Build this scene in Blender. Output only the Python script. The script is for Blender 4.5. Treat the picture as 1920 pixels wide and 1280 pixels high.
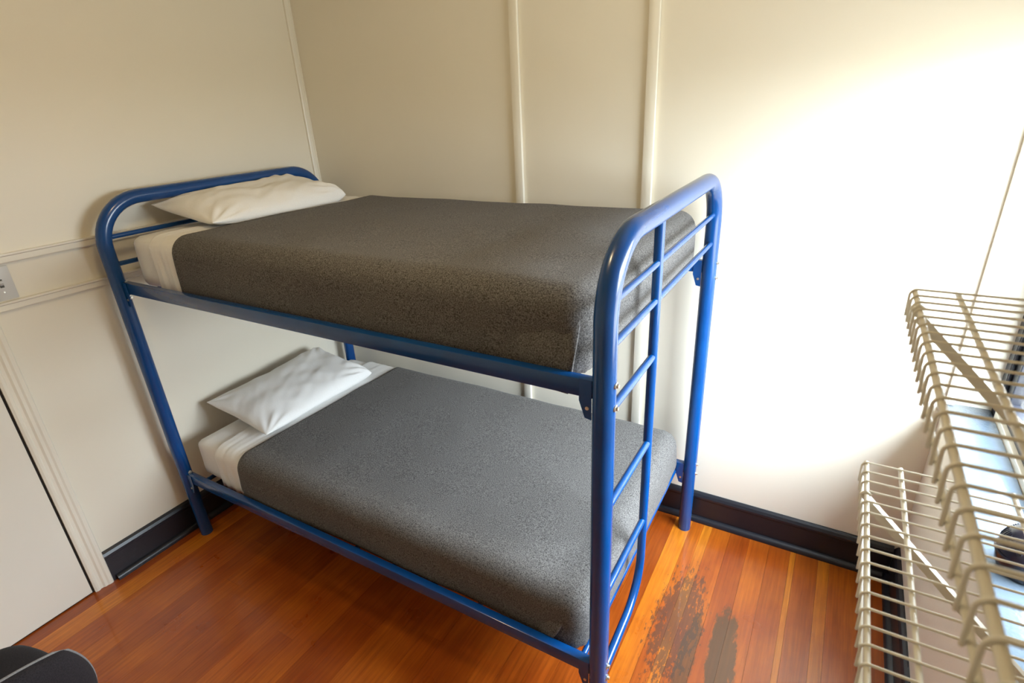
import bpy, bmesh, math, random
from mathutils import Vector, Matrix, noise

random.seed(7)
SC = bpy.context.scene
COL = SC.collection
for o in list(bpy.data.objects):
    bpy.data.objects.remove(o, do_unlink=True)

# ------------------------------------------------------------------ camera
F_PX = 1041.05
CAM = Vector((2.4654, -2.1549, 1.8109))
YAW, PITCH, ROLL = 0.5446, -0.4081, -0.0512
fwd = Vector((-math.sin(YAW) * math.cos(PITCH), math.cos(YAW) * math.cos(PITCH), math.sin(PITCH)))
rgt = Vector((math.cos(YAW), math.sin(YAW), 0))
upv = rgt.cross(fwd)
r2 = math.cos(ROLL) * rgt + math.sin(ROLL) * upv
u2 = -math.sin(ROLL) * rgt + math.cos(ROLL) * upv
cd = bpy.data.cameras.new('camera')
cam = bpy.data.objects.new('camera', cd)
COL.objects.link(cam)
cam.matrix_world = Matrix(((r2.x, u2.x, -fwd.x, CAM.x), (r2.y, u2.y, -fwd.y, CAM.y),
                           (r2.z, u2.z, -fwd.z, CAM.z), (0, 0, 0, 1)))
cd.sensor_width = 36.0
cd.lens = F_PX / 1920.0 * 36.0
cd.clip_start = 0.02
cd.dof.use_dof = True
cd.dof.focus_distance = 1.9
cd.dof.aperture_fstop = 8.0
SC.camera = cam

# ------------------------------------------------------------------ dimensions
W = 2.874                 # right wall plane
ROOM_Y = -3.3             # wall behind the camera
CEIL = 2.55
SILL = 0.80
HEAD = 1.97               # window head
WIN_Y0, WIN_Y1 = -1.16, 0.0
WINX = 3.0                # window plane
LAMP_GLOW = 7.0          # warm ceiling lamp

# ------------------------------------------------------------------ daylight
w = bpy.data.worlds.new('overcast_sky')
SC.world = w
w.use_nodes = True
nt = w.node_tree
nt.nodes.clear()
wo = nt.nodes.new('ShaderNodeOutputWorld')
bg = nt.nodes.new('ShaderNodeBackground')
tc = nt.nodes.new('ShaderNodeTexCoord')
sx = nt.nodes.new('ShaderNodeSeparateXYZ')
rp = nt.nodes.new('ShaderNodeValToRGB')
rp.color_ramp.elements[0].position = 0.47
rp.color_ramp.elements[0].color = (0.22, 0.215, 0.20, 1)
rp.color_ramp.elements[1].position = 0.52
rp.color_ramp.elements[1].color = (0.60, 0.63, 0.67, 1)
ze = rp.color_ramp.elements.new(1.0)          # an overcast sky is brighter overhead
ze.color = (1.52, 1.66, 1.86, 1)
ma = nt.nodes.new('ShaderNodeMath')
ma.operation = 'MULTIPLY_ADD'
ma.inputs[1].default_value = 0.5
ma.inputs[2].default_value = 0.5
nt.links.new(tc.outputs['Generated'], sx.inputs[0])
nt.links.new(sx.outputs['Z'], ma.inputs[0])
nt.links.new(ma.outputs[0], rp.inputs[0])
nt.links.new(rp.outputs[0], bg.inputs['Color'])
bg.inputs['Strength'].default_value = 7.2
nt.links.new(bg.outputs[0], wo.inputs['Surface'])
# portal that guides sky sampling through the window opening
ld = bpy.data.lights.new('window_portal', 'AREA')
ld.shape = 'RECTANGLE'
ld.size = HEAD - SILL
ld.size_y = WIN_Y1 - WIN_Y0
ld.cycles.is_portal = True
lo = bpy.data.objects.new('window_portal', ld)
COL.objects.link(lo)
lo.location = (WINX + 0.12, (WIN_Y0 + WIN_Y1) / 2, (SILL + HEAD) / 2)
lo.rotation_euler = (0, math.radians(90), 0)

vs = SC.view_settings
vs.view_transform = 'Standard'
vs.look = 'None'
vs.gamma = 1.0
vs.use_curve_mapping = False
vs.exposure = 2.6


# ------------------------------------------------------------------ materials
def mat(name, color=(0.8, 0.8, 0.8), rough=0.5, spec=0.5, metal=0.0, coat=0.0):
    m = bpy.data.materials.new(name)
    m.use_nodes = True
    b = m.node_tree.nodes['Principled BSDF']
    b.inputs['Base Color'].default_value = (*color, 1)
    b.inputs['Roughness'].default_value = rough
    b.inputs['Specular IOR Level'].default_value = spec
    b.inputs['Metallic'].default_value = metal
    b.inputs['Coat Weight'].default_value = coat
    return m, m.node_tree, b


def nnode(t, kind, **kw):
    n = t.nodes.new(kind)
    for k, v in kw.items():
        if k in n.inputs:
            n.inputs[k].default_value = v
        else:
            setattr(n, k, v)
    return n


def obj_coords(t, scale=(1, 1, 1), kind='Object'):
    c = t.nodes.new('ShaderNodeTexCoord')
    mp = t.nodes.new('ShaderNodeMapping')
    mp.inputs['Scale'].default_value = scale
    t.links.new(c.outputs[kind], mp.inputs['Vector'])
    return mp.outputs[0]


def add_bump(t, b, vec, scale, strength, dist=0.002, detail=4):
    n = nnode(t, 'ShaderNodeTexNoise', Scale=scale, Detail=detail)
    t.links.new(vec, n.inputs['Vector'])
    bp = nnode(t, 'ShaderNodeBump', Strength=strength, Distance=dist)
    t.links.new(n.outputs['Fac'], bp.inputs['Height'])
    t.links.new(bp.outputs[0], b.inputs['Normal'])
    return n


def painted(name, color, rough, scale=60, strength=0.15, vary=0.04):
    m, t, b = mat(name, color, rough)
    v = obj_coords(t)
    add_bump(t, b, v, scale, strength)
    n = nnode(t, 'ShaderNodeTexNoise', Scale=3.0, Detail=3)
    t.links.new(v, n.inputs['Vector'])
    mx = nnode(t, 'ShaderNodeMix', data_type='RGBA')
    mx.inputs[6].default_value = (*[c * (1 - vary) for c in color], 1)
    mx.inputs[7].default_value = (*[min(1, c * (1 + vary)) for c in color], 1)
    t.links.new(n.outputs['Fac'], mx.inputs[0])
    t.links.new(mx.outputs[2], b.inputs['Base Color'])
    return m


M = {}
M['wall'] = painted('cream_wall_paint', (0.84, 0.785, 0.665), 0.42, 90, 0.12, 0.015)
M['trim'] = painted('cream_trim_paint', (0.84, 0.795, 0.69), 0.35, 70, 0.08, 0.01)
M['ceiling'] = painted('ceiling_paint', (0.70, 0.58, 0.40), 0.7, 60, 0.1, 0.02)
M['black'] = painted('black_gloss_paint', (0.012, 0.013, 0.019), 0.36, 120, 0.12, 0.2)
M['sill'] = painted('sky_tinted_sill_gloss', (0.10, 0.13, 0.165), 0.14, 140, 0.3, 0.08)  # blue of the sky's reflection is mixed into the sill's base colour
M['door'] = painted('door_paint', (0.81, 0.77, 0.68), 0.4, 80, 0.1, 0.015)
M['gap'] = mat('dark_gap', (0.02, 0.015, 0.012), 0.9)[0]
M['plastic'] = painted('switch_plastic', (0.62, 0.62, 0.62), 0.35, 200, 0.03, 0.02)
M['darkplastic'] = painted('dark_switch_slot', (0.07, 0.065, 0.05), 0.5, 200, 0.03, 0.02)
M['steel'] = mat('zinc_bolt', (0.72, 0.70, 0.62), 0.3, 0.5, 0.9)[0]
M['applblack'] = painted('black_plastic', (0.012, 0.010, 0.016), 0.25, 200, 0.03, 0.1)
M['red'] = mat('red_tag', (0.6, 0.03, 0.03), 0.6)[0]
M['vinyl'] = painted('offwhite_vinyl_coating', (0.75, 0.72, 0.615), 0.38, 150, 0.05, 0.03)

# blue powder coat
m, t, b = mat('blue_powder_coat', (0.001, 0.055, 0.215), 0.24, 0.5, 0.0, 0.25)
v = obj_coords(t)
add_bump(t, b, v, 160, 0.06, 0.001)
n = nnode(t, 'ShaderNodeTexNoise', Scale=7.0, Detail=5)
t.links.new(v, n.inputs['Vector'])
cr = t.nodes.new('ShaderNodeValToRGB')
cr.color_ramp.elements[0].position = 0.3
cr.color_ramp.elements[0].color = (0.001, 0.047, 0.19, 1)
cr.color_ramp.elements[1].position = 0.7
cr.color_ramp.elements[1].color = (0.0012, 0.063, 0.245, 1)
t.links.new(n.outputs['Fac'], cr.inputs[0])
t.links.new(cr.outputs[0], b.inputs['Base Color'])
M['blue'] = m


def fabric(name, lo_c, hi_c, scale, bump, sheen=0.0, detail=6, p0=0.35, p1=0.65, scale2=None):
    m, t, b = mat(name, lo_c, 0.95, 0.15)
    v = obj_coords(t)
    n = nnode(t, 'ShaderNodeTexNoise', Scale=scale, Detail=detail, Roughness=0.65)
    t.links.new(v, n.inputs['Vector'])
    cr = t.nodes.new('ShaderNodeValToRGB')
    cr.color_ramp.elements[0].position = p0
    cr.color_ramp.elements[0].color = (*lo_c, 1)
    cr.color_ramp.elements[1].position = p1
    cr.color_ramp.elements[1].color = (*hi_c, 1)
    t.links.new(n.outputs['Fac'], cr.inputs[0])
    t.links.new(cr.outputs[0], b.inputs['Base Color'])
    bp = nnode(t, 'ShaderNodeBump', Strength=bump, Distance=0.003)
    t.links.new(n.outputs['Fac'], bp.inputs['Height'])
    t.links.new(bp.outputs[0], b.inputs['Normal'])
    b.inputs['Sheen Weight'].default_value = sheen
    b.inputs['Sheen Roughness'].default_value = 0.5
    return m


M['wool'] = fabric('grey_wool', (0.027, 0.025, 0.024), (0.215, 0.203, 0.195), 300, 0.30, 0.06, 8)
M['cotton'] = fabric('white_cotton', (0.83, 0.82, 0.80), (0.88, 0.87, 0.855), 260, 0.08, 0.05)
M['upholstery'] = fabric('charcoal_upholstery', (0.012, 0.010, 0.012), (0.028, 0.024, 0.027), 420, 0.2, 0.05)
M['piping'] = fabric('grey_piping', (0.16, 0.15, 0.15), (0.24, 0.23, 0.23), 300, 0.1)

# fir floorboards: tint from each board's object colour, grain and wear in metres
m, t, b = mat('orange_fir_boards', (0.5, 0.16, 0.03), 0.26, 0.5, 0.0, 0.25)
oi = t.nodes.new('ShaderNodeObjectInfo')
geo = t.nodes.new('ShaderNodeNewGeometry')
mp = t.nodes.new('ShaderNodeMapping')
mp.inputs['Scale'].default_value = (1.0, 0.045, 1.0)
t.links.new(geo.outputs['Position'], mp.inputs['Vector'])
g1 = nnode(t, 'ShaderNodeTexNoise', Scale=95.0, Detail=5, Roughness=0.6)
t.links.new(mp.outputs[0], g1.inputs['Vector'])
gr = t.nodes.new('ShaderNodeValToRGB')
gr.color_ramp.elements[0].position = 0.30
gr.color_ramp.elements[0].color = (0.72, 0.66, 0.60, 1)
gr.color_ramp.elements[1].position = 0.70
gr.color_ramp.elements[1].color = (1.16, 1.18, 1.2, 1)
t.links.new(g1.outputs['Fac'], gr.inputs[0])
mu = nnode(t, 'ShaderNodeMix', data_type='RGBA', blend_type='MULTIPLY')
mu.inputs[0].default_value = 1.0
t.links.new(oi.outputs['Color'], mu.inputs[6])
t.links.new(gr.outputs[0], mu.inputs[7])
last = mu.outputs[2]
# broad reddish / yellow drift of the old varnish
g2 = nnode(t, 'ShaderNodeTexNoise', Scale=5.0, Detail=4)
t.links.new(geo.outputs['Position'], g2.inputs['Vector'])
mx = nnode(t, 'ShaderNodeMix', data_type='RGBA', blend_type='MULTIPLY')
dr = t.nodes.new('ShaderNodeValToRGB')
dr.color_ramp.elements[0].position = 0.35
dr.color_ramp.elements[0].color = (0.86, 0.72, 0.75, 1)
dr.color_ramp.elements[1].position = 0.65
dr.color_ramp.elements[1].color = (1.08, 1.12, 1.05, 1)
t.links.new(g2.outputs['Fac'], dr.inputs[0])
mx.inputs[0].default_value = 1.0
t.links.new(last, mx.inputs[6])
t.links.new(dr.outputs[0], mx.inputs[7])
last = mx.outputs[2]


def worn_patch(last, cx, cy, rx, ry, skew, nscale, lo, hi, color, amt):
    """a worn, dirty patch: noisy ellipse in floor metres"""
    sp = t.nodes.new('ShaderNodeSeparateXYZ')
    t.links.new(geo.outputs['Position'], sp.inputs[0])

    def mth(op, a, b_):
        k = t.nodes.new('ShaderNodeMath')
        k.operation = op
        for i, q in enumerate((a, b_)):
            if isinstance(q, (int, float)):
                k.inputs[i].default_value = q
            else:
                t.links.new(q, k.inputs[i])
        return k.outputs[0]
    dy = mth('SUBTRACT', sp.outputs['Y'], cy)
    dx = mth('SUBTRACT', mth('SUBTRACT', sp.outputs['X'], cx), mth('MULTIPLY', dy, skew))
    ex, ey = mth('DIVIDE', dx, rx), mth('DIVIDE', dy, ry)
    d = mth('ADD', mth('MULTIPLY', ex, ex), mth('MULTIPLY', ey, ey))
    fall = mth('SUBTRACT', 1.0, d)
    fall = mth('MAXIMUM', fall, 0.0)
    mpp = t.nodes.new('ShaderNodeMapping')
    mpp.inputs['Scale'].default_value = (1.0, 0.35, 1.0)
    t.links.new(geo.outputs['Position'], mpp.inputs['Vector'])
    nn = nnode(t, 'ShaderNodeTexNoise', Scale=nscale, Detail=8, Roughness=0.7)
    t.links.new(mpp.outputs[0], nn.inputs['Vector'])
    s = mth('ADD', mth('MULTIPLY', fall, 0.55), nn.outputs['Fac'])
    r = t.nodes.new('ShaderNodeValToRGB')
    r.color_ramp.elements[0].position = lo
    r.color_ramp.elements[0].color = (0, 0, 0, 1)
    r.color_ramp.elements[1].position = hi
    r.color_ramp.elements[1].color = (1, 1, 1, 1)
    t.links.new(s, r.inputs[0])
    fm = mth('MULTIPLY', mth('MULTIPLY', r.outputs[0], mth('GREATER_THAN', fall, 0.0)), amt)
    q = nnode(t, 'ShaderNodeMix', data_type='RGBA')
    t.links.new(fm, q.inputs[0])
    t.links.new(last, q.inputs[6])
    q.inputs[7].default_value = (*color, 1)
    return q.outputs[2]


last = worn_patch(last, 2.352, -0.66, 0.062, 0.27, -0.06, 30, 0.70, 0.80, (0.055, 0.036, 0.014), 0.8)
last = worn_patch(last, 2.245, -0.72, 0.045, 0.25, 0.0, 22, 0.76, 0.84, (0.055, 0.036, 0.014), 0.7)
last = worn_patch(last, 2.18, -0.60, 0.16, 0.5, 0.0, 75, 0.90, 0.95, (0.05, 0.03, 0.02), 0.7)
last = worn_patch(last, 0.66, -1.50, 0.25, 0.3, 0.0, 60, 1.0, 1.06, (0.10, 0.06, 0.045), 0.6)
t.links.new(last, b.inputs['Base Color'])
rr = nnode(t, 'ShaderNodeMapRange')
rr.inputs[3].default_value = 0.2
rr.inputs[4].default_value = 0.42
t.links.new(g2.outputs['Fac'], rr.inputs[0])
t.links.new(rr.outputs[0], b.inputs['Roughness'])
bp = nnode(t, 'ShaderNodeBump', Strength=0.12, Distance=0.002)
t.links.new(g1.outputs['Fac'], bp.inputs['Height'])
t.links.new(bp.outputs[0], b.inputs['Normal'])
M['fir'] = m
M['subfloor'] = mat('dark_subfloor', (0.035, 0.014, 0.006), 0.9)[0]

# window glass
m = bpy.data.materials.new('window_glass')
m.use_nodes = True
t = m.node_tree
t.nodes.clear()
out = t.nodes.new('ShaderNodeOutputMaterial')
tr = t.nodes.new('ShaderNodeBsdfTransparent')
tr.inputs[0].default_value = (0.93, 0.96, 0.96, 1)
gl = t.nodes.new('ShaderNodeBsdfGlossy')
gl.inputs['Roughness'].default_value = 0.02
fr = t.nodes.new('ShaderNodeFresnel')
mxs = t.nodes.new('ShaderNodeMixShader')
gb = t.nodes.new('ShaderNodeNewGeometry')
fm_ = t.nodes.new('ShaderNodeMath')
fm_.operation = 'MULTIPLY_ADD'           # thin pane: reflect on the outer faces only
fm_.inputs[1].default_value = -1.0
fm_.inputs[2].default_value = 1.0
t.links.new(gb.outputs['Backfacing'], fm_.inputs[0])
fk = t.nodes.new('ShaderNodeMath')
fk.operation = 'MULTIPLY'
t.links.new(fr.outputs[0], fk.inputs[0])
t.links.new(fm_.outputs[0], fk.inputs[1])
t.links.new(fk.outputs[0], mxs.inputs[0])
t.links.new(tr.outputs[0], mxs.inputs[1])
t.links.new(gl.outputs[0], mxs.inputs[2])
t.links.new(mxs.outputs[0], out.inputs['Surface'])
M['glass'] = m


# ------------------------------------------------------------------ geometry helpers
def link(name, me, material=None, parent=None):
    o = bpy.data.objects.new(name, me)
    COL.objects.link(o)
    if material and me is not None and not me.materials:
        me.materials.append(material)
    if parent:
        o.parent = parent
    return o


def empty(name, loc=(0, 0, 0)):
    o = bpy.data.objects.new(name, None)
    o.empty_display_size = 0.1
    COL.objects.link(o)
    o.location = loc
    bpy.context.view_layer.update()
    return o


def tag(o, label, cat, group=None):
    o['label'] = label
    o['category'] = cat
    if group:
        o['group'] = group
    return o


def smooth(me, ang=40):
    for f in me.polygons:
        f.use_smooth = True
    bm = bmesh.new()
    bm.from_mesh(me)
    for e in bm.edges:
        if len(e.link_faces) == 2 and e.calc_face_angle() > math.radians(ang):
            e.smooth = False
    bm.to_mesh(me)
    bm.free()


def wloc(o):
    q = Vector((0, 0, 0))
    while o:
        q = q + o.location
        o = o.parent
    return q


class MB:
    """collects shapes of ONE object"""

    def __init__(self):
        self.v, self.f = [], []

    def add(self, vs, fs):
        k = len(self.v)
        self.v += [Vector(q) for q in vs]
        self.f += [[i + k for i in q] for q in fs]
        return self

    def box(self, a, b, bev=0.0, seg=2):
        bm = bmesh.new()
        bmesh.ops.create_cube(bm, size=1)
        c = [(a[i] + b[i]) / 2 for i in range(3)]
        s = [abs(b[i] - a[i]) for i in range(3)]
        for q in bm.verts:
            q.co = Vector([c[i] + q.co[i] * s[i] for i in range(3)])
        if bev:
            bmesh.ops.bevel(bm, geom=bm.edges[:], offset=bev, segments=seg, affect='EDGES', profile=0.5)
        bm.verts.index_update()
        self.add([q.co.copy() for q in bm.verts], [[q.index for q in f.verts] for f in bm.faces])
        bm.free()
        return self

    def tube(self, path, r, n=16, cap=True):
        path = [Vector(q) for q in path]
        rad = r if isinstance(r, (list, tuple)) else [r] * len(path)
        T = []
        for i in range(len(path)):
            a = path[max(i - 1, 0)]
            c = path[min(i + 1, len(path) - 1)]
            T.append((c - a).normalized())
        ref = Vector((0, 0, 1)) if abs(T[0].z) < 0.9 else Vector((1, 0, 0))
        N = (ref - T[0] * ref.dot(T[0])).normalized()
        vs, fs = [], []
        for i, q in enumerate(path):
            N = (N - T[i] * N.dot(T[i])).normalized()
            B = T[i].cross(N)
            for k in range(n):
                a = 2 * math.pi * k / n
                vs.append(q + (N * math.cos(a) + B * math.sin(a)) * rad[i])
        for i in range(len(path) - 1):
            for k in range(n):
                fs.append([i * n + k, i * n + (k + 1) % n, (i + 1) * n + (k + 1) % n, (i + 1) * n + k])
        if cap:
            fs.append(list(range(n))[::-1])
            fs.append([(len(path) - 1) * n + k for k in range(n)])
        return self.add(vs, fs)

    def prism(self, poly, axis, a, b):
        """extrude a 2D polygon (in the two remaining axes, in order) along axis from a to b"""
        oth = [i for i in range(3) if i != axis]
        vs = []
        for t_ in (a, b):
            for q in poly:
                c = [0, 0, 0]
                c[axis] = t_
                c[oth[0]], c[oth[1]] = q
                vs.append(c)
        n = len(poly)
        fs = [[i, (i + 1) % n, n + (i + 1) % n, n + i] for i in range(n)]
        fs += [list(range(n))[::-1], [n + i for i in range(n)]]
        return self.add(vs, fs)

    def lathe(self, prof, c, n=32):
        """profile of (radius, height) around the vertical through c"""
        vs, fs = [], []
        for r, z in prof:
            for k in range(n):
                a = 2 * math.pi * k / n
                vs.append((c[0] + r * math.cos(a), c[1] + r * math.sin(a), c[2] + z))
        for i in range(len(prof) - 1):
            for k in range(n):
                fs.append([i * n + k, i * n + (k + 1) % n, (i + 1) * n + (k + 1) % n, (i + 1) * n + k])
        fs.append(list(range(n))[::-1])
        fs.append([(len(prof) - 1) * n + k for k in range(n)])
        return self.add(vs, fs)

    def mesh(self, name, sm=True, ang=40, origin=None):
        me = bpy.data.meshes.new(name)
        o = Vector(origin) if origin else Vector((0, 0, 0))
        me.from_pydata([q - o for q in self.v], [], self.f)
        bm = bmesh.new()
        bm.from_mesh(me)
        bmesh.ops.recalc_face_normals(bm, faces=bm.faces[:])
        bm.to_mesh(me)
        bm.free()
        if sm:
            smooth(me, ang)
        return me

    def build(self, name, material, parent=None, sm=True, ang=40, origin=None):
        if parent is not None and origin is None:
            origin = wloc(parent)
        o = link(name, self.mesh(name, sm, ang, origin), material, parent)
        if parent is None and origin is not None:
            o.location = origin
            bpy.context.view_layer.update()
        return o


def struct(o):
    o['kind'] = 'structure'
    return o


def arc(c, r, a0, a1, n, plane, fixed):
    """points on an arc; plane 'yz' or 'xz', angles in degrees"""
    pts = []
    for i in range(n + 1):
        a = math.radians(a0 + (a1 - a0) * i / n)
        p, q = c[0] + r * math.cos(a), c[1] + r * math.sin(a)
        pts.append((fixed, p, q) if plane == 'yz' else (p, fixed, q))
    return pts


# ------------------------------------------------------------------ room shell
TH = 0.12
wall_left = struct(MB().box((-TH, ROOM_Y, -0.05), (0, TH, CEIL)).build('wall_left', M['wall'], sm=False))
wall_back = struct(MB().box((0, 0, -0.05), (WINX + 0.10, TH, CEIL)).build('wall_back', M['wall'], sm=False))
wall_front = struct(MB().box((0, ROOM_Y - TH, -0.05), (W + 0.2, ROOM_Y, CEIL)).build('wall_front', M['wall'], sm=False))
wr = MB()
wr.box((W, WIN_Y0, -0.05), (W + 0.22, -0.0005, SILL - 0.03))
wr.box((W, ROOM_Y, -0.05), (W + 0.22, WIN_Y0, CEIL))
wr.box((W, WIN_Y0, HEAD), (W + 0.22, -0.0005, CEIL))
wall_right = struct(wr.build('wall_right', M['wall'], sm=False))
struct(MB().box((-TH, ROOM_Y - TH, CEIL), (W + 0.4, TH, CEIL + 0.1)).build('ceiling', M['ceiling'], sm=False))

floor = struct(MB().box((0, ROOM_Y, -0.06), (W, 0, -0.018)).build('floor', M['subfloor'], sm=False))
edges = [W, 2.755, 2.657, 2.616, 2.532, 2.512, 2.43, 2.35, 2.27, 2.192, 2.155, 2.104, 2.032]
x = 2.032
while x > 0.30:
    x -= 0.0835
    edges.append(x)
edges += [0.164, 0.074, 0.0]
light = {(2.657, 2.616): 0.9, (2.532, 2.512): 0.9, (2.192, 2.155): 0.9, (2.104, 2.032): 1.0, (0.164, 0.074): 1.0}
rng = random.Random(11)
for i in range(len(edges) - 1):
    x1, x0 = edges[i], edges[i + 1]
    cuts = [0.0]
    if i % 3 == 1 and (x1, x0) not in light:
        cuts.append(-rng.uniform(0.5, 2.6))
    elif i % 4 == 2 and (x1, x0) not in light:
        cuts.append(-rng.uniform(1.2, 2.2))
    cuts.append(ROOM_Y)
    for j in range(len(cuts) - 1):
        g = 0.0003
        pb = MB().box((x0 + g, cuts[j + 1] + g, -0.018), (x1 - g, cuts[j] - g, 0.0))
        pl = pb.build('plank', M['fir'], floor, sm=False)
        k = rng.uniform(-1, 1)
        if (x1, x0) in light:
            s = light[(x1, x0)]
            pl.color = (0.60 * s, 0.185 * s, 0.012 * s, 1)
        else:
            base = (0.37 + 0.07 * k, 0.082 + 0.024 * k, 0.005 + 0.001 * k)
            pl.color = (*base, 1)


# ------------------------------------------------------------------ baseboards
def base_profile(sgn):
    """(offset from wall, height) of the board with its moulded top"""
    return [(0, 0), (0.016, 0), (0.016, 0.118), (0.019, 0.122), (0.019, 0.132), (0.013, 0.143), (0.006, 0.150), (0, 0.150)]


def shoe_profile():
    pts = [(0.016, 0), (0.036, 0)]
    for i in range(5):
        a = math.radians(i * 22.5)
        pts.append((0.016 + 0.020 * math.cos(a), 0.004 + 0.020 * math.sin(a)))
    return pts + [(0.016, 0.024)]


bl = struct(MB().prism([(o_, z) for o_, z in base_profile(1)], 1, -1.512, -0.0005).build('baseboard_left', M['black'], sm=False))
MB().prism(shoe_profile(), 1, -1.498, -0.0365).build('shoe_molding', M['black'], bl)
bb = MB().prism([(-o_, z) for o_, z in base_profile(1)], 0, 0.0195, W - 0.0195)
bb = struct(bb.build('baseboard_back', M['black'], sm=False))
MB().prism([(-o_, z) for o_, z in shoe_profile()], 0, 0.0365, W - 0.0365).build('shoe_molding', M['black'], bb)
br = struct(MB().prism([(W - o_, z) for o_, z in base_profile(1)], 1, ROOM_Y + 0.01, -0.0005).build('baseboard_right', M['black'], sm=False))
MB().prism([(W - o_, z) for o_, z in shoe_profile()], 1, ROOM_Y + 0.01, -0.0005).build('shoe_molding', M['black'], br)

# ------------------------------------------------------------------ battens and mouldings
def batten(name, x0, x1, z0=0.151):
    return struct(MB().box((x0, -0.016, z0), (x1, -0.0002, CEIL), 0.003, 2).build(name, M['trim']))


batten('trim_1', 1.2265, 1.2645)
batten('trim_2', 1.784, 1.823)
struct(MB().prism([(0, -0.034), (0.010, -0.034), (0.013, -0.028), (0.013, -0.020), (0.008, -0.016), (0.008, -0.008),
                   (0.013, -0.004), (0.013, -0.0003), (0, -0.0003)], 2, 0.151, CEIL).build('trim_3', M['trim'], sm=False))
struct(MB().prism([(W + 0.001, -0.0003), (W + 0.001, -0.016), (W + 0.008, -0.020), (W + 0.022, -0.020), (W + 0.026, -0.014),
                   (W + 0.026, -0.0003)], 2, SILL + 0.001, HEAD).build('trim_4', M['trim'], sm=False))


def rail_mould(name, z0, z1):
    pr = [(0, z0), (0.010, z0), (0.013, z0 + 0.004), (0.013, z1 - 0.010), (0.019, z1 - 0.006), (0.019, z1), (0, z1)]
    return struct(MB().prism(pr, 1, -1.512, -0.035).build(name, M['trim'], sm=False))


rail_mould('trim_5', 1.381, 1.414)
rail_mould('trim_6', 1.222, 1.254)
# door casing with stepped moulding
cs = [(-1.582, 0), (-1.582, 0.012), (-1.574, 0.016), (-1.566, 0.016), (-1.562, 0.012), (-1.552, 0.013), (-1.545, 0.018),
      (-1.535, 0.018), (-1.528, 0.021), (-1.516, 0.021), (-1.512, 0.016), (-1.512, 0)]
casing = MB().prism([(b_, a_) for a_, b_ in cs], 2, 0.0, 2.06)
casing.box((0, -2.46, 2.0), (0.018, -1.512, 2.07), 0.003)
casing.box((0, -2.46, 0.0), (0.018, -2.39, 2.0), 0.003)
struct(casing.build('trim_7', M['trim'], sm=False))

# ------------------------------------------------------------------ door in the left wall
door = struct(MB().box((0.0005, -2.386, 0.006), (0.008, -1.590, 1.998), 0.002).build('door_1', M['door'], sm=False))
MB().box((0.0002, -2.39, 0.0003), (0.003, -1.5825, 1.9995)).build('door_gap', M['gap'], door, sm=False)
kb = MB()
prof = [(0.0, 0.0), (0.026, 0.0), (0.026, 0.005), (0.010, 0.010), (0.010, 0.030), (0.022, 0.036), (0.027, 0.048), (0.020, 0.060), (0.0, 0.062)]
kb.lathe([(max(r_, 0.0005), z_) for r_, z_ in prof], (0, 0, 0), 24)
kb.v = [Vector((0.008 + q.z, -2.32 + q.x, 0.98 + q.y)) for q in kb.v]
kb.build('door_knob', M['steel'], door)

# ------------------------------------------------------------------ window in the right wall
win = struct(MB().box((WINX, WIN_Y0, SILL - 0.03), (WINX + 0.09, WIN_Y0 + 0.045, HEAD), 0.002)
             .box((WINX, -0.046, SILL - 0.03), (WINX + 0.09, -0.001, HEAD), 0.002)
             .box((WINX, WIN_Y0 + 0.045, HEAD - 0.045), (WINX + 0.09, -0.046, HEAD), 0.002)
             .build('window_1', M['black'], sm=False))
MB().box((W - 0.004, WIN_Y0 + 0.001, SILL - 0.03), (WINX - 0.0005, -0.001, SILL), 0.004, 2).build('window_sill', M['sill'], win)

MB().box((WINX, WIN_Y0 + 0.045, SILL - 0.03), (WINX + 0.09, -0.046, SILL + 0.02), 0.002).build('bottom_rail', M['trim'], win, sm=False)


def sash(xa, z0, z1):
    ya, yb = WIN_Y0 + 0.047, -0.048
    s = MB().box((xa, ya, z0), (xa + 0.032, ya + 0.05, z1), 0.003).box((xa, yb - 0.05, z0), (xa + 0.032, yb, z1), 0.003)
    s.box((xa, ya + 0.05, z0), (xa + 0.032, yb - 0.05, z0 + 0.055), 0.003)
    s.box((xa, ya + 0.05, z1 - 0.045), (xa + 0.032, yb - 0.05, z1), 0.003)
    so = s.build('sash', M['black'], win, sm=False)
    MB().box((xa + 0.014, ya + 0.045, z0 + 0.05), (xa + 0.018, yb - 0.045, z1 - 0.04)).build('pane', M['glass'], so, sm=False)


sash(WINX + 0.012, SILL + 0.021, 1.42)
sash(WINX + 0.050, 1.375, HEAD - 0.046)
for yb in (WIN_Y0 + 0.046, -0.052):
    MB().box((WINX + 0.002, yb, SILL + 0.021), (WINX + 0.010, yb + 0.006, HEAD - 0.046), 0.001).build('stop_bead', M['black'], win, sm=False)

# ------------------------------------------------------------------ bunk bed
XH, XF = 0.098, 2.078
YF, YR = -1.135, -0.0908
ZU, ZL = 1.220, 0.324
ZT = 1.543
RP = 0.0265
BR = 0.17
bed = empty('bunk_bed', (XH, YF, 0))
tag(bed, 'blue tubular steel bunk bed with arched ends and an end ladder', 'bunk bed')


def arch(x, top_shift=0.0):
    yf, yr = YF - top_shift, YR
    p = [(x, YF, 0.0), (x, YF - top_shift * 0.5, 0.5)]
    p += arc((yf + BR, ZT - BR), BR, 180, 90, 12, 'yz', x)
    p += arc((yr - BR, ZT - BR), BR, 90, 0, 12, 'yz', x)
    p += [(x, yr, 0.5), (x, yr, 0.0)]
    return p


MB().tube(arch(XH, 0.018), RP, 24).build('head_arch', M['blue'], bed)
MB().tube(arch(XF), RP, 24).build('foot_arch', M['blue'], bed)
for xx in (XH, XF):
    for z in (1.412, 1.309):
        MB().tube([(xx, YF, z), (xx, YR, z)], 0.0092, 12).build('guard_bar', M['blue'], bed)
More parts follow.
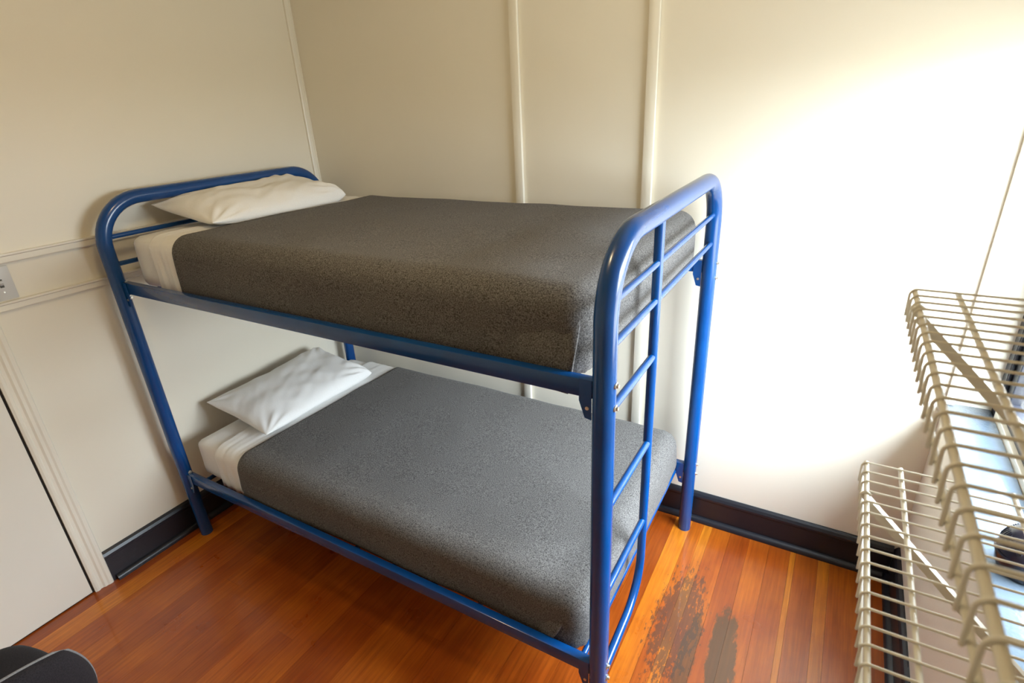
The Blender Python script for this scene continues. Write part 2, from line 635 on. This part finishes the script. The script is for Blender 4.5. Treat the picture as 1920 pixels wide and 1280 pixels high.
# ladder
LY = -0.770
lad = [(XF, LY, ZT - 0.005), (XF, LY, 0.9), (XF, LY, 0.44)] + arc((LY - 0.15, 0.43), 0.15, 0, -78, 8, 'yz', XF) + [(XF, YF + 0.01, 0.262)]
ladder = MB().tube(lad, 0.0135, 16).build('ladder_rail', M['blue'], bed)
for z in (1.146, 0.866, 0.577):
    MB().tube([(XF, YF, z), (XF, LY, z)], 0.0105, 12).build('ladder_rung', M['blue'], bed)
# decks: side rails, cross tubes, end brackets, bolts
for z in (ZU, ZL):
    for y in (YF, YR):
        s = 1 if y == YF else -1
        rl = MB().box((XH + 0.02, y - 0.014, z - 0.0225), (XF - 0.02, y + 0.014, z + 0.0225), 0.004, 2)
        rail = rl.build('side_rail', M['blue'], bed)
        for xx, d in ((XH, 1), (XF, -1)):
            xa = xx + d * (RP - 0.003)
            xb = xa + d * 0.030
            poly = [(xa, z + 0.024), (xb, z + 0.024), (xb, z - 0.030), (xa + d * 0.016, z - 0.072), (xa, z - 0.075)]
            MB().prism(poly, 1, y - 0.0165, y - 0.0145 if y == YF else y - 0.0142).build('bracket', M['blue'], rail, sm=False)
            hz = MB()
            hz.tube([(xa + d * 0.010, y - 0.0185, z - 0.046), (xa + d * 0.010, y - 0.0166, z - 0.046)], 0.0045, 12)
            hz.build('rivet', M['steel'], rail)
    n = 11
    for i in range(n):
        xx = XH + 0.07 + i * (XF - (0.150 if z > 1 else 0.062) - XH - 0.07) / (n - 1)
        MB().tube([(xx, YF + 0.012, z - 0.0265), (xx, YR - 0.012, z - 0.0265)], 0.0095, 10).build('deck_tube', M['blue'], bed)
for xx, d in ((XF, 1), (XH, 1)):
    for y in (YF, YR):
        for z in ((1.236, 1.180, 0.352, 0.305)):
            q = xx + d * (RP - 0.002)
            MB().tube([(q, y, z), (q + d * 0.004, y, z), (q + d * 0.0045, y, z), (q + d * 0.009, y, z)],
                      [0.0085, 0.0085, 0.0055, 0.0045], 12).build('bolt', M['steel'], bed)


# ------------------------------------------------------------------ bedding
def fbm(q, s):
    return noise.noise(Vector(q) * s)


def rounded_box(a, b, r, n=(60, 34, 8), drop=(), disp=None):
    """dense rounded box; drop lists faces left open ('-x','+x','-z',...)"""
    vs, fs, idx = [], [], {}

    def vid(i, j, k):
        key = (i, j, k)
        if key not in idx:
            q = Vector((a[0] + (b[0] - a[0]) * i / n[0], a[1] + (b[1] - a[1]) * j / n[1], a[2] + (b[2] - a[2]) * k / n[2]))
            c = Vector([min(max(q[m_], a[m_] + r), b[m_] - r) for m_ in range(3)])
            d = q - c
            nr = d.normalized() if d.length > 1e-9 else Vector((0, 0, 1))
            p = c + nr * min(r, d.length) if d.length < r else c + nr * r
            if disp:
                p = disp(p, nr)
            idx[key] = len(vs)
            vs.append(p)
        return idx[key]
    I, J, K = n
    for side in ('-x', '+x', '-y', '+y', '-z', '+z'):
        if side in drop:
            continue
        ax = 'xyz'.index(side[1])
        fix = 0 if side[0] == '-' else n[ax]
        o1, o2 = [m_ for m_ in range(3) if m_ != ax]
        for p in range(n[o1]):
            for q in range(n[o2]):
                cs_ = []
                for dp, dq in ((0, 0), (1, 0), (1, 1), (0, 1)):
                    t_ = [0, 0, 0]
                    t_[ax] = fix
                    t_[o1] = p + dp
                    t_[o2] = q + dq
                    cs_.append(vid(*t_))
                fs.append(cs_)
    return vs, fs


def solid(o, th, offset=-1.0):
    md = o.modifiers.new('thickness', 'SOLIDIFY')
    md.thickness = th
    md.offset = offset
    return o


MX0, MX1, MY0, MY1 = 0.135, 2.005, -1.088, -0.122


def make_bed(zb, zt, tier, wave, label_words, pil):
    mw, sw, bw, pw = label_words
    mroot = empty('mattress', (1.05, -0.6, zb))
    tag(mroot, mw, 'mattress', 'mattresses on the bunk decks')

    def dm(p, nr):
        return p + nr * (0.003 * fbm(p, 5) + 0.0015 * fbm(p, 17))
    vs, fs = rounded_box((MX0, MY0, zb), (MX1, MY1, zt), 0.035, (56, 30, 8), (), dm)
    MB().add(vs, fs).build('fitted_sheet', M['cotton'], mroot, ang=80)
    if tier == 'low':
        MB().box((0.778, MY0 - 0.020, zb + 0.030), (0.812, MY0 - 0.016, zb + 0.052), 0.0012).build('tag', M['red'], mroot, sm=False)

    x0 = 0.300
    x1 = 0.474 if tier == 'up' else 0.492

    # flat sheet turned down over the blanket's top edge
    def ds(p, nr):
        side = max(0.0, min(1.0, (zt - 0.03 - p.z) / 0.05))
        fold = 0.0016 * math.sin(p.x * 190 + 3 * fbm(p, 4)) + 0.0022 * math.sin(p.x * 95 + 2.0 + 4 * fbm(p, 3))
        tp = max(0.0, min(1.0, (x1 - 0.012 - p.x) / 0.04))   # lies flat where the blanket covers it
        q = p + nr * (0.0022 * tp - 0.003 * (1 - tp) + tp * (fold * (0.30 + 0.7 * side) + 0.002 * fbm(p, 9)))
        q.x += 0.012 * fbm((0, p.y, p.z), 4) * (1 if p.x < 0.36 else 0.15)
        q.x += 0.055 * (p.y - MY0) / (MY1 - MY0) * (p.x - 0.30) / 0.16
        return q
    vs, fs = rounded_box((x0 - 0.05, MY0 - 0.008, zb + 0.004), (x1 + 0.05, MY1 + 0.008, zt + 0.008), 0.05, (44, 64, 12), ('-x', '+x', '-z'), None)
    # straight ends: x not rounded
    sec = rounded_section(MY0 - 0.008, MY1 + 0.008, zb + 0.006, zt + 0.008, 0.05, 70)
    vs, fs = [], []
    nx = 40
    for i in range(nx + 1):
        xx = x0 + (x1 - x0) * i / nx
        for (y, z, ny, nz) in sec:
            vs.append(ds(Vector((xx, y, z)), Vector((0, ny, nz))))
    ns = len(sec)
    for i in range(nx):
        for k in range(ns - 1):
            fs.append([i * ns + k, (i + 1) * ns + k, (i + 1) * ns + k + 1, i * ns + k + 1])
    sh = MB().add(vs, fs).build('flat_sheet', M['cotton'], None, ang=85, origin=(0.38, -0.6, zt))
    solid(sh, 0.003, 1.0)
    tag(sh, sw, 'sheet', 'turned-down sheets')

    # wool blanket: top, front skirt, back skirt and foot end in one cloth
    bx0 = 0.452 if tier == 'up' else 0.470
    SK = 0.062 if tier == 'up' else 0.045
    bx1 = MX1 + 0.020
    hem = zb - 0.004
    OFF = 0.016

    def db(p, nr):
        side = max(0.0, min(1.0, (zt - 0.04 - p.z) / 0.08))
        k = 0.004 * fbm(p, 3.2) + 0.0022 * fbm(p, 8)
        k += side * (0.004 * math.sin(p.x * 9 + wave) + 0.003 * fbm(p, 6))
        q = p + nr * k
        if nr.y < -0.5:
            q.z -= side * 0.006 * math.sin(p.x * 5.2 + wave * 2)
            # cloth swells out a little towards the foot corner
            f = max(0.0, min(1.0, (p.x - 1.6) / 0.4))
            q.z -= side * f * 0.012
        # head edge runs slightly oblique
        e = max(0.0, min(1.0, (0.60 - p.x) / 0.16))
        q.x += e * (0.010 * fbm((3, p.y, p.z), 3) - 0.014 * side)
        q.x += SK * max(0.0, 1 - (p.x - bx0) / 0.5) * (p.y - MY0) / (MY1 - MY0)
        return q
    vs, fs = rounded_box((bx0 - 0.06, MY0 - OFF, hem), (bx1, MY1 + OFF, zt + OFF), 0.06, (110, 64, 14), ('-x', '-z'), None)
    keep = []
    nv = []
    for q in vs:
        nv.append(q)
    # straight head edge: use section sweep for the body, rounded box only near the foot
    nvs = []
    lo = Vector((bx0 - 0.06, MY0 - OFF, hem))
    hi = Vector((bx1, MY1 + OFF, zt + OFF))
    R = 0.06
    for q in vs:
        c = Vector((min(q.x, hi.x - R), min(max(q.y, lo.y + R), hi.y - R), min(q.z, hi.z - R)))
        d = q - c
        nr = d.normalized() if d.length > 1e-6 else Vector((0, 0, 1))
        # undo head-side rounding: push back to the full section
        if q.x < lo.x + R + 1e-6:
            dd = Vector((0, d.y, d.z))
            if dd.length > 1e-6:
                nr = dd.normalized()
                if q.z < lo.z + R and abs(q.y - (lo.y + hi.y) / 2) > (hi.y - lo.y) / 2 - R:
                    q = Vector((q.x, lo.y if q.y < -0.6 else hi.y, q.z))
                else:
                    q = c + nr * R
        nvs.append((q, nr))
    pv = []
    for q, nr in nvs:
        q = q.copy()
        # un-round the hem
        if q.z < lo.z + R:
            if q.y < lo.y + R and nr.x < 0.5:
                q.y = min(q.y, lo.y + 0.08 * (q.y - lo.y))
            if q.y > hi.y - R and nr.x < 0.5:
                q.y = hi.y
        q.x = max(q.x, bx0) if q.x < bx0 else q.x
        pv.append(db(q, nr))
    bl_ = MB().add(pv, fs)
    bo = bl_.build('blanket', M['wool'], None, ang=85, origin=(1.2, -0.6, zt))
    bm = bmesh.new()
    bm.from_mesh(bo.data)
    bmesh.ops.dissolve_degenerate(bm, dist=0.0004, edges=bm.edges[:])
    bm.to_mesh(bo.data)
    bm.free()
    solid(bo, 0.006, 1.0)
    tag(bo, bw, 'blanket', 'grey wool blankets')
    # tucked corner: a loose pleat standing proud of the front skirt at the foot
    pf, ff = [], []
    nx, nz = 18, 12
    xa, xb = bx1 - (0.36 if tier == 'up' else 0.20), bx1 - (0.022 if tier == 'up' else 0.05)
    for i in range(nx + 1):
        u = i / nx
        for k in range(nz + 1):
            s_ = k / nz
            top = zt - 0.045
            bot = hem - (0.012 + 0.012 * u if tier == 'up' else 0.006)
            z = top + (bot - top) * s_
            y = MY0 - OFF - 0.004 - 0.012 * u * u * min(1, s_ * 2.2) - 0.004 * fbm((xa + u, 2, z), 8)
            xx = xa + (xb - xa) * u - 0.020 * u * s_ + (0.006 * math.sin(s_ * 3))
            if tier == 'low':
                xx -= 0.05 * u * s_
            y += (1 - min(1, s_ * 1.7)) * 0.016 + 0.016 * max(0.0, 1 - u * 1.5)
            pf.append((xx, y, z))
    for i in range(nx):
        for k in range(nz):
            a_ = i * (nz + 1) + k
            ff.append([a_, a_ + nz + 1, a_ + nz + 2, a_ + 1])
    fo = MB().add(pf, ff).build('corner_pleat', M['wool'], bo, ang=85)
    solid(fo, 0.006, 0.0)

    # pillow
    make_pillow(pil, pw, tier)


def rounded_section(y0, y1, z0, z1, r, n):
    """open section: front hem, up, over the top, down the back: (y, z, ny, nz)"""
    pts = []
    for i in range(10):
        pts.append((y0, z0 + (z1 - r - z0) * i / 10, -1, 0))
    for i in range(9):
        a = math.radians(180 - 90 * i / 8)
        pts.append((y0 + r + r * math.cos(a), z1 - r + r * math.sin(a), math.cos(a), math.sin(a)))
    m_ = n - 38
    for i in range(1, m_):
        pts.append((y0 + r + (y1 - y0 - 2 * r) * i / m_, z1, 0, 1))
    for i in range(9):
        a = math.radians(90 - 90 * i / 8)
        pts.append((y1 - r + r * math.cos(a), z1 - r + r * math.sin(a), math.cos(a), math.sin(a)))
    for i in range(1, 10):
        pts.append((y1, z1 - r + (z0 - z1 + r) * i / 9, 1, 0))
    return pts


def make_pillow(P, label, tier):
    """a soft pillow from its centre, half sizes, thickness and tilt"""
    cx, cy, cz, hx, hy, th, tilt, yaw, seed = P
    n1, n2 = 36, 48
    vs, fs = [], []
    rot_ = Matrix.Rotation(yaw, 3, 'Z') @ Matrix.Rotation(tilt, 3, 'Y')

    def pos(u, v, sgn):
        eu, ev = abs(u), abs(v)
        # corners stick out, sides pull in
        sx_ = 1 - 0.055 * (1 - ev ** 2) * eu ** 2
        sy_ = 1 - 0.050 * (1 - eu ** 2) * ev ** 2
        prof = (max(0, 1 - eu ** (2.6 + 4.0 * max(0, v))) ** 0.55) * (max(0, 1 - ev ** (2.8 if v < 0 else 13)) ** 0.5)
        h = th * prof
        wr = 0.0
        edge = max(eu, ev)
        wr += (0.009 * fbm((u * 2.2 + seed, v * 2.6, sgn), 1.4) + 0.005 * fbm((u * 2.0 + seed, v * 5.0 + u * 3, sgn), 1.9)) * prof
        # creases fanning from the corners
        a = math.atan2(1.02 - ev, 1.02 - eu)
        dcor = math.hypot(1 - eu, 1 - ev)
        wr += 0.0075 * math.sin(a * 13 + seed) * math.exp(-((dcor - 0.28) / 0.20) ** 2) * prof ** 0.5
        z = sgn * (h * (0.62 if sgn > 0 else 0.38)) + wr * (1 if sgn > 0 else 0.4)
        p = Vector((u * hx * sx_, v * hy * sy_, z))
        p.z += 0.010 * (eu ** 4) * (ev ** 4)
        return Vector((cx, cy, cz)) + rot_ @ p
    for sgn in (1, -1):
        k0 = len(vs)
        for i in range(n1 + 1):
            for j in range(n2 + 1):
                u = math.sin((i / n1 - 0.5) * math.pi)
                v_ = math.sin((j / n2 - 0.5) * math.pi)
                u = 0.5 * u + 0.5 * (2 * i / n1 - 1)
                v_ = 0.5 * v_ + 0.5 * (2 * j / n2 - 1)
                vs.append(pos(u, v_, sgn))
        for i in range(n1):
            for j in range(n2):
                a_ = k0 + i * (n2 + 1) + j
                q = [a_, a_ + 1, a_ + n2 + 2, a_ + n2 + 1]
                fs.append(q if sgn < 0 else q[::-1])
    o = MB().add(vs, fs).build('pillow', M['cotton'], None, ang=100, origin=(cx, cy, cz))
    bm = bmesh.new()
    bm.from_mesh(o.data)
    bmesh.ops.remove_doubles(bm, verts=bm.verts[:], dist=0.0003)
    bmesh.ops.recalc_face_normals(bm, faces=bm.faces[:])
    bm.to_mesh(o.data)
    bm.free()
    md = o.modifiers.new('soft', 'SUBSURF')
    md.levels = 1
    md.render_levels = 1
    tag(o, label, 'pillow', 'white bed pillows')


make_bed(1.209, 1.408, 'up', 0.4,
         ('white-sheeted mattress on the upper bunk', 'white flat sheet turned down across the upper bunk',
          'grey wool blanket spread over the upper bunk mattress', 'plump white pillow on the upper bunk against the arched head bar'),
         (0.260, -0.595, 1.464, 0.196, 0.340, 0.108, math.radians(7.5), math.radians(0), 1.7))
make_bed(0.313, 0.496, 'low', 2.1,
         ('white-sheeted mattress on the lower bunk', 'white flat sheet turned down across the lower bunk',
          'grey wool blanket spread over the lower bunk mattress', 'flat white pillow on the lower bunk under the upper deck'),
         (0.268, -0.622, 0.560, 0.206, 0.330, 0.098, math.radians(9), math.radians(0), 4.1))

# ------------------------------------------------------------------ wire shelves on the right wall
XS, XM = 2.558, 2.6032


def wire_shelf(y_far, z, label, first_brace, wire_mesh):
    y_near = y_far - 1.22
    root = empty('wire_shelf', (W, y_far, z))
    tag(root, label, 'wire shelf', 'white wire shelves on the window wall')
    rb = 0.0033
    zb = z - 0.0048
    MB().tube([(XS + 0.002, y_far + 0.006, zb), (XS + 0.002, y_near - 0.006, zb)], rb, 12).build('front_bar', M['vinyl'], root)
    MB().tube([(XM, y_far + 0.008, zb), (XM, y_near - 0.006, zb)], rb, 12).build('middle_bar', M['vinyl'], root)
    MB().tube([(XM + 0.13, y_far + 0.008, zb), (XM + 0.13, y_near - 0.006, zb)], rb, 12).build('middle_bar', M['vinyl'], root)
    MB().tube([(W - 0.006, y_far + 0.006, zb), (W - 0.006, y_near - 0.006, zb)], rb, 12).build('back_bar', M['vinyl'], root)
    MB().tube([(XS + 0.0008, y_far + 0.006, z - 0.032), (XS + 0.0008, y_near - 0.006, z - 0.032)], 0.0024, 12).build('lip_bar', M['vinyl'], root)
    k = 0
    y = y_far - 0.002
    while y > y_near:
        c = link('cross_wire', wire_mesh, M['vinyl'], root)
        c.location = (0, y - y_far, 0)
        y -= 0.0247
        k += 1
    for yb in (first_brace, first_brace - 0.55, first_brace - 1.06):
        dx = W - 0.004 - XS
        d = Vector((1, 0, -1)).normalized()
        nrm = Vector((1, 0, 1)).normalized()
        p0 = Vector((XS + 0.006, yb, z - 0.008))
        p1 = Vector((W - 0.004, yb, z - 0.008 - (W - 0.010 - XS)))
        vs = []
        # angle-section brace
        prof = [(-0.0065, 0.0), (0.0065, 0.0), (0.0065, 0.0016), (-0.0049, 0.0016), (-0.0049, 0.011), (-0.0065, 0.011)]
        for q in (p0, p1):
            for a_, b_ in prof:
                vs.append(q + Vector((0, 1, 0)) * a_ - nrm * b_)
        n = len(prof)
        fs = [[i, (i + 1) % n, n + (i + 1) % n, n + i] for i in range(n)] + [list(range(n))[::-1], [n + i for i in range(n)]]
        MB().add(vs, fs).build('brace', M['vinyl'], root, sm=False)
        hk = MB().tube([(XS + 0.012, yb, z - 0.016), (XS + 0.0005, yb, z - 0.0115), (XS - 0.004, yb, z - 0.005), (XS + 0.001, yb, z + 0.0005), (XS + 0.007, yb, z - 0.004)], 0.0026, 8)
        hk.build('brace_hook', M['vinyl'], root)
        ft = MB().box((W - 0.006, yb - 0.008, p1.z - 0.03), (W - 0.001, yb + 0.008, p1.z + 0.012), 0.001)
        ft.build('brace_foot', M['vinyl'], root, sm=False)
    return root


# one wire: over the shelf, round the front bar and down to the lip (origin at wall, top of shelf)
wp = [(-0.003, 0, -0.0006), (XM - W, 0, 0), (XS - W + 0.004, 0, 0)]
wp += [(XS - W + 0.004 - 0.0075 * math.sin(math.radians(a)), 0, -0.0075 + 0.0075 * math.cos(math.radians(a))) for a in (15, 30, 45, 60, 75, 90)]
wp += [(XS - W - 0.0030, 0, -0.0345)]
wire_me = MB().tube(wp, 0.0015, 8).mesh('cross_wire')
wire_shelf(-1.3498, 1.5766, 'white wire shelf on the wall beside the window, upper of two', -1.415, wire_me)
wire_shelf(-1.2936, 1.2858, 'white wire shelf on the wall beside the window, lower of two', -1.372, wire_me)

# ------------------------------------------------------------------ round black appliance on the sill
AX, AY = 2.938, -0.815
ap = empty('desk_heater', (AX, AY, SILL))
tag(ap, 'small round black appliance with vent slots standing on the glossy window sill', 'appliance')
MB().lathe([(0.030, 0.0), (0.042, 0.003), (0.052, 0.022), (0.056, 0.046), (0.056, 0.050)], (AX, AY, SILL), 40).build('base', M['applblack'], ap)
MB().lathe([(0.0575, 0.050), (0.0590, 0.052), (0.0590, 0.056), (0.0575, 0.058)], (AX, AY, SILL), 40).build('rim', M['applblack'], ap)
dome = [(0.0560, 0.058)] + [(0.0560 * math.cos(math.radians(a)), 0.058 + 0.066 * math.sin(math.radians(a))) for a in range(8, 90, 8)] + [(0.001, 0.124)]
dm_ = MB().lathe(dome, (AX, AY, SILL), 40).build('dome', M['applblack'], ap)
for i in range(22):
    a = math.radians(120 + i * 8.6)
    pts = []
    for e in (18, 26, 34, 42):
        r_ = 0.0570 * math.cos(math.radians(e)) + 0.0006
        pts.append((AX + r_ * math.cos(a), AY + r_ * math.sin(a), SILL + 0.058 + 0.0672 * math.sin(math.radians(e))))
    MB().tube(pts, 0.0011, 6).build('vent_rib', M['plastic'] if False else M['applblack'], dm_)

# ------------------------------------------------------------------ light switch
sw = empty('light_switch', (0.0, -1.462, 1.317))
tag(sw, 'pale grey light switch plate between the wall rails by the door', 'light switch')
MB().box((0.0003, -1.497, 1.2585), (0.006, -1.427, 1.3745), 0.0025, 2).build('plate', M['plastic'], sw)
MB().box((0.0055, -1.468, 1.303), (0.0066, -1.456, 1.332), 0.0004).build('slot', M['darkplastic'], sw, sm=False)
MB().prism([(0.0062, 1.310), (0.016, 1.320), (0.016, 1.327), (0.0062, 1.328)], 1, -1.4665, -1.4575).build('toggle', M['plastic'], sw, sm=False)
for z in (1.287, 1.347):
    MB().tube([(0.0055, -1.462, z), (0.0072, -1.462, z)], 0.0033, 12).build('screw', M['steel'], sw)

# ------------------------------------------------------------------ chair by the door
CXF, CYR, CYL = 0.565, -1.892, -2.34
ch = empty('upholstered_chair', ((CXF + 1.1) / 2, (CYR + CYL) / 2, 0))
tag(ch, 'charcoal upholstered chair with grey piping facing the door wall', 'chair')
cyc = (CYR + CYL) / 2


def cushion(cx_, hx, hy, th, place, bow=0.03, crown=0.0, n1=26, n2=26):
    vs, fs = [], []

    def sq(u, v):
        # square to squircle
        return u * math.sqrt(1 - v * v * 0.30), v * math.sqrt(1 - u * u * 0.30)
    for sgn in (1, -1):
        k0 = len(vs)
        for i in range(n1 + 1):
            for j in range(n2 + 1):
                u = math.sin((i / n1 - 0.5) * math.pi)
                v_ = math.sin((j / n2 - 0.5) * math.pi)
                a_, b_ = sq(u, v_)
                h = th * (max(0, 1 - abs(u) ** 6) * max(0, 1 - abs(v_) ** 6)) ** 0.5
                vs.append(place(a_ * hx, b_ * hy, sgn * h * 0.5))
        for i in range(n1):
            for j in range(n2):
                q = k0 + i * (n2 + 1) + j
                fs.append([q, q + 1, q + n2 + 2, q + n2 + 1])
    return MB().add(vs, fs)


seat = cushion(0, 0.235, 0.225, 0.085, lambda a_, b_, c_: Vector((CXF + 0.235 + a_ - 0.02 * (1 - (b_ / 0.225) ** 2) * (a_ < 0), cyc + b_, 0.425 + c_)))
seat.build('seat', M['upholstery'], ch, ang=100)
lean = math.radians(12)


def back_place(a_, b_, c_):
    # a_: up, b_: sideways, c_: through the cushion
    z = 0.575 + a_ * math.cos(lean) + 0.026 * (1 - (b_ / 0.22) ** 2)
    xx = 1.065 + a_ * math.sin(lean) + c_ + 0.02 * (1 - (b_ / 0.22) ** 2)
    return Vector((xx, cyc + b_, z))


cushion(0, 0.165, 0.222, 0.07, back_place).build('backrest', M['upholstery'], ch, ang=100)
ring = []
for i in range(61):
    a = 2 * math.pi * i / 60
    u, v_ = math.cos(a), math.sin(a)
    m_ = max(abs(u), abs(v_))
    u, v_ = u / m_, v_ / m_
    uu, vv = u * math.sqrt(1 - v_ * v_ * 0.30), v_ * math.sqrt(1 - u * u * 0.30)
    ring.append(back_place(uu * 0.165, vv * 0.222, -0.006))
MB().tube(ring, 0.0032, 8, cap=False).build('piping', M['piping'], ch)
for xx in (CXF + 0.05, 1.00):
    for y in (CYR - 0.04, CYL + 0.04):
        MB().tube([(xx + (0.02 if xx > 0.9 else -0.01), y, 0.0), (xx, y, 0.40)], [0.011, 0.016], 12).build('leg', M['black'], ch)
for y in (CYR - 0.06, CYL + 0.06):
    MB().tube([(0.97, y, 0.40), (1.04, y, 0.41), (1.075, y, 0.46), (1.085, y, 0.58)], 0.011, 10).build('back_support', M['black'], ch)

# ------------------------------------------------------------------ ceiling lamp
LX, LYY = 1.45, -1.40
lamp = empty('ceiling_lamp', (LX, LYY, CEIL))
tag(lamp, 'round opal glass ceiling lamp with warm light in the middle of the ceiling', 'ceiling lamp')
MB().lathe([(0.13, -0.022), (0.135, -0.010), (0.135, -0.0005)], (LX, LYY, CEIL), 40).build('lamp_base', M['trim'], lamp)
m, t, b = mat('opal_glass_lit', (0.9, 0.85, 0.75), 0.3)
b.inputs['Emission Color'].default_value = (1.0, 0.80, 0.47, 1)
b.inputs['Emission Strength'].default_value = LAMP_GLOW
gs = [(0.122, -0.022)] + [(0.122 * math.cos(math.radians(a)), -0.022 - 0.075 * math.sin(math.radians(a))) for a in range(10, 90, 10)] + [(0.001, -0.097)]
MB().lathe(gs[::-1], (LX, LYY, CEIL), 40).build('lamp_shade', m, lamp)
